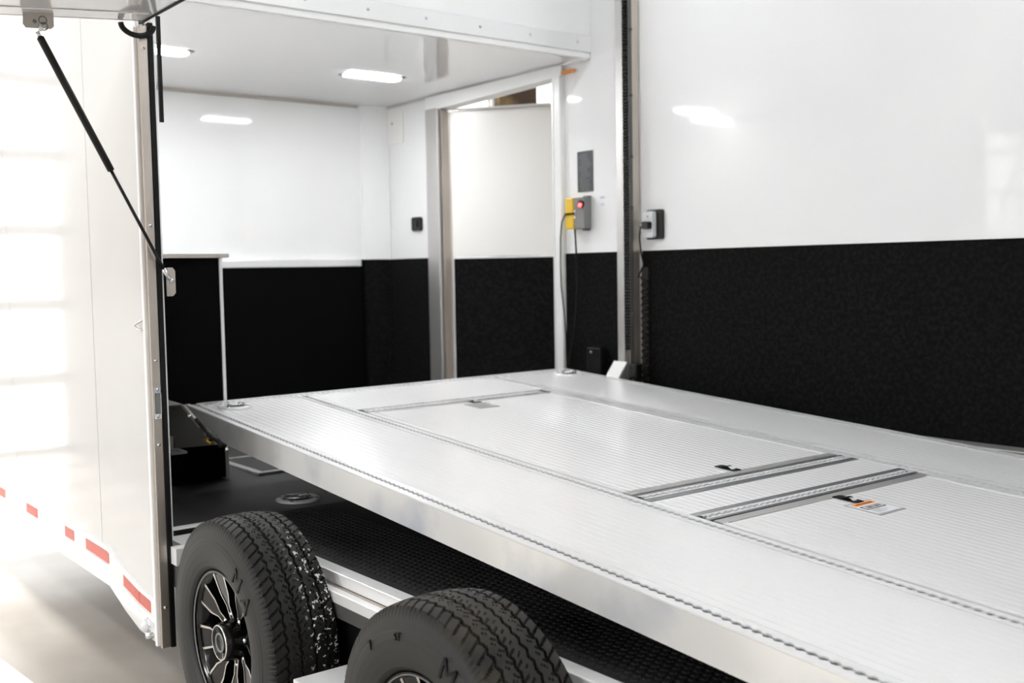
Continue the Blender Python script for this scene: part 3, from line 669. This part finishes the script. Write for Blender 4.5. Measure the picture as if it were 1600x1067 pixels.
MB().prism([(a, 0, b) for a, b in rounded(.105, .142, .012)], (0, -.016, 0), (0, 0, 0)).build('back_box', 'black', so)
MB().prism([(a-.018, 0, b) for a, b in rounded(.062, .125, .012)], (0, -.024, 0), (0, -.016, 0)).build('cover', 'paper', so)
MB().prism([(a-.012, 0, b-.004) for a, b in rounded(.040, .036, .008)], (0, -.030, 0), (0, -.040, 0)).build('plug', 'black', so)
MB().tube([(-.030, -.060, -.003), (-.052, -.055, -.002)], .009, 10).build('cable_gland', 'chrome', so, smooth=True)
MB().lathe([(0, -.0445), (.005, -.043), (.006, -.040)], 10, 'y', (-.018, 0, .04)).build('screw', 'chrome', so, smooth=True)
MB().box(-3.704, -3.674, YF-.004, YF-.0005, 1.60, 1.685)
cc = MB(); pts = [(-3.665, 3.69, 1.620), (-3.680, 3.695, 1.600), (-3.690, 3.70, 1.56), (-3.688, 3.705, 1.50), (-3.668, 3.705, 1.43), (-3.685, 3.70, 1.40), (-3.700, 3.70, 1.375)]
for i in range(0, 16*14):
    t = 2*PI*i/14; pts.append((-3.672-.017*math.cos(t), 3.715-.016*math.sin(t), 1.37-.032*i/14))
cc.tube(pts, .0042, 6); tag(cc.build('coiled_cord', 'seal', None, smooth=True), 'black coiled cord hanging beside the mast over the carpet', 'cord')
tag(BX(-3.720, -3.676, YF-.0085, YF-.0065, .62, 1.42).build('cable_backing_strip', mat('brown_grey_strip', (.05, .042, .038), .7, spec=.2)), 'narrow brown-grey strip behind the coiled cord', 'strip')
sw = thing('wall_switch', 'rounded black switch on the white wall left of the side door', 'switch', (-5.684, YF-.001, 1.714))
MB().prism([(a, 0, b) for a, b in rounded(.105, .085, .014)], (0, -.016, 0), (0, 0, 0)).build('switch_plate', 'black', sw); MB().box(-.018, .018, -.022, -.016, -.02, .02).build('rocker', 'black', sw)
vt = thing('access_cover', 'white square access cover high in the corner near the column', 'panel', (-5.915, YF-.001, 2.345))
MB().prism([(a, 0, b) for a, b in rounded(.185, .225, .012)], (0, -.010, 0), (0, 0, 0)).build('cover_plate', 'white2', vt, bevel=.003)
MB().box(-.085, .085, -.012, -.0101, -.100, -.090).build('vent_lip', 'trim', vt)
MB().lathe([(0, -.014), (.006, -.013), (.008, -.010)], 10, 'y', (-.03, 0, .02)).build('turn_knob', 'grey', vt, smooth=True)
tag(MB().box(-4.285, -4.19, 3.722, 3.7485, 2.424, 2.440).build('amber_marker', 'amber', None, bevel=.004), 'small orange marker lamp above the right door post', 'lamp')
bb = thing('wall_bracket_box', 'black box fixed on the carpet left of the mast', 'box', (-4.015, YF-.0075, .83))
MB().box(-.05, .05, -.055, 0, .0, .19).build('housing', 'black', bb, bevel=.008); MB().lathe([(0, -.062), (.006, -.061), (.008, -.055)], 12, 'y', (-.015, 0, .165)).build('bolt', 'grey', bb, smooth=True)

# ================================================================== CABINET, TRIMS
cb = thing('black_cabinet', 'tall black cabinet with thin aluminium edges beyond the lift carriage', 'cabinet', (-4.21, 1.27, FZ))
MB().box(-1.2, 0, .001, .528, .01, .915).build('body', 'darkcarpet', cb)
MB().box(-1.2, .006, .5282, .541, .0, .915).build('corner_trim', 'alum', cb)
MB().box(-1.22, .02, .001, .565, .916, .932).build('top_edge', 'jamb', cb)
eb = thing('end_bench', 'black panel with aluminium cap against the end wall', 'cabinet', (XE+.004, 2.35, FZ))
MB().box(0, .035, 0, 1.178, 0, .885).build('front_panel', 'darkcarpet', eb)
MB().box(0, .042, 0, 1.178, .8855, .928).build('aluminium_cap', 'alum', eb, bevel=.002)
# floor hatch frame
fh = thing('floor_hatch', 'aluminium framed hatch on the black floor beside the cabinet', 'hatch', (-4.18, 1.93, FZ))
MB().box(-.45, 0, -.0, .03, 0, .012).build('frame_bar', 'alum_matte', fh); MB().box(-.03, 0, .031, .55, 0, .012).build('frame_bar', 'alum_matte', fh)
MB().box(-.45, -.42, .031, .55, 0, .012).build('frame_bar', 'alum_matte', fh); MB().box(-.45, 0, .551, .581, 0, .012).build('frame_bar', 'alum_matte', fh)
MB().box(-.419, -.031, .031, .55, 0, .006).build('hatch_leaf', 'rubber_floor', fh)

# ================================================================== CEILING LAMPS
def led(x, y, z, label, group=None, lens='led', n=[0]):
    nm = 'ceiling_light' if n[0] == 0 else 'ceiling_light.%03d' % n[0]; n[0] += 1
    t = thing(nm, label, 'light', (x, y, z), group)
    MB().prism([(a, b, 0) for a, b in rounded(.15, .36, .03)], (0, 0, -.004), (0, 0, 0)).build('housing', 'steel', t)
    MB().prism([(a, b, 0) for a, b in rounded(.10, .325, .028)], (0, 0, -.006), (0, 0, -.0041)).build('lens', lens, t)
led(-5.10, 3.09, 2.4785, 'right bright rectangular lamp on the low ceiling above the side door corner')
led(-5.30, 1.44, 2.4785, 'unseen lamp added on the low ceiling behind the door jamb')  # out of view, added to brighten the low compartment
led(-5.06, 1.875, 2.4785, 'left bright rectangular lamp on the low ceiling, cut by the door jamb')
for x, wx in ((-3.2, 'first'), (-1.6, 'second'), (0.0, 'third'), (1.4, 'fourth')):
    for y, wy in ((1.9, 'opening'), (3.1, 'far wall')): led(x, y, ZT, wx+' lamp from the header on the high ceiling, row nearer the '+wy, 'lamps on the high ceiling', 'led_high')

# unseen fill lamps, added under the hall roof for ambient light
k = 0
for x, wx in ((-7.0, 'first'), (-3.4, 'second'), (.2, 'third'), (3.8, 'fourth')):
    for y, wy in ((-5.6, 'by the side wall'), (-2.4, 'in front of the trailer'), (6.5, 'behind the trailer')):
        hb = thing('hall_fill_lamp' + ('.%03d' % k if k else ''), wx+' added hall fill lamp from the glazed end wall, in the row '+wy, 'lamp', (x, y, 6.2), 'added fill lamps of the hall'); k += 1
        MB().box(-1.02, 1.02, -.32, .32, .0, .08).build('housing', 'frame', hb)
        al = bpy.data.lights.new('hall_fill_light', 'AREA'); al.shape = 'RECTANGLE'; al.size = 2.0; al.size_y = .6; al.energy = HALL_FILL
        ao = bpy.data.objects.new('hall_fill_light', al); C.objects.link(ao); ao.parent = hb; ao.location = (0, 0, -.01)
# unseen fill lights added behind the camera to brighten deck fascia and skin
for i, x in enumerate((-3.2, .8)):
    fl_ = thing('wall_fill_lamp' + ('.001' if i else ''), ('left' if i == 0 else 'right')+' floodlight added for fill, unseen on the hall side wall behind the viewer', 'lamp', (x, -7.5, 4.3))
    fl_.rotation_euler = (math.radians(68), 0, 0)
    MB().box(-1.1, 1.1, -.35, .35, .0, .12).build('housing', 'frame', fl_)
    al = bpy.data.lights.new('fill_light', 'AREA'); al.shape = 'RECTANGLE'; al.size = 2.0; al.size_y = .6; al.energy = 150
    ao = bpy.data.objects.new('fill_light', al); C.objects.link(ao); ao.parent = fl_; ao.location = (0, 0, -.01)
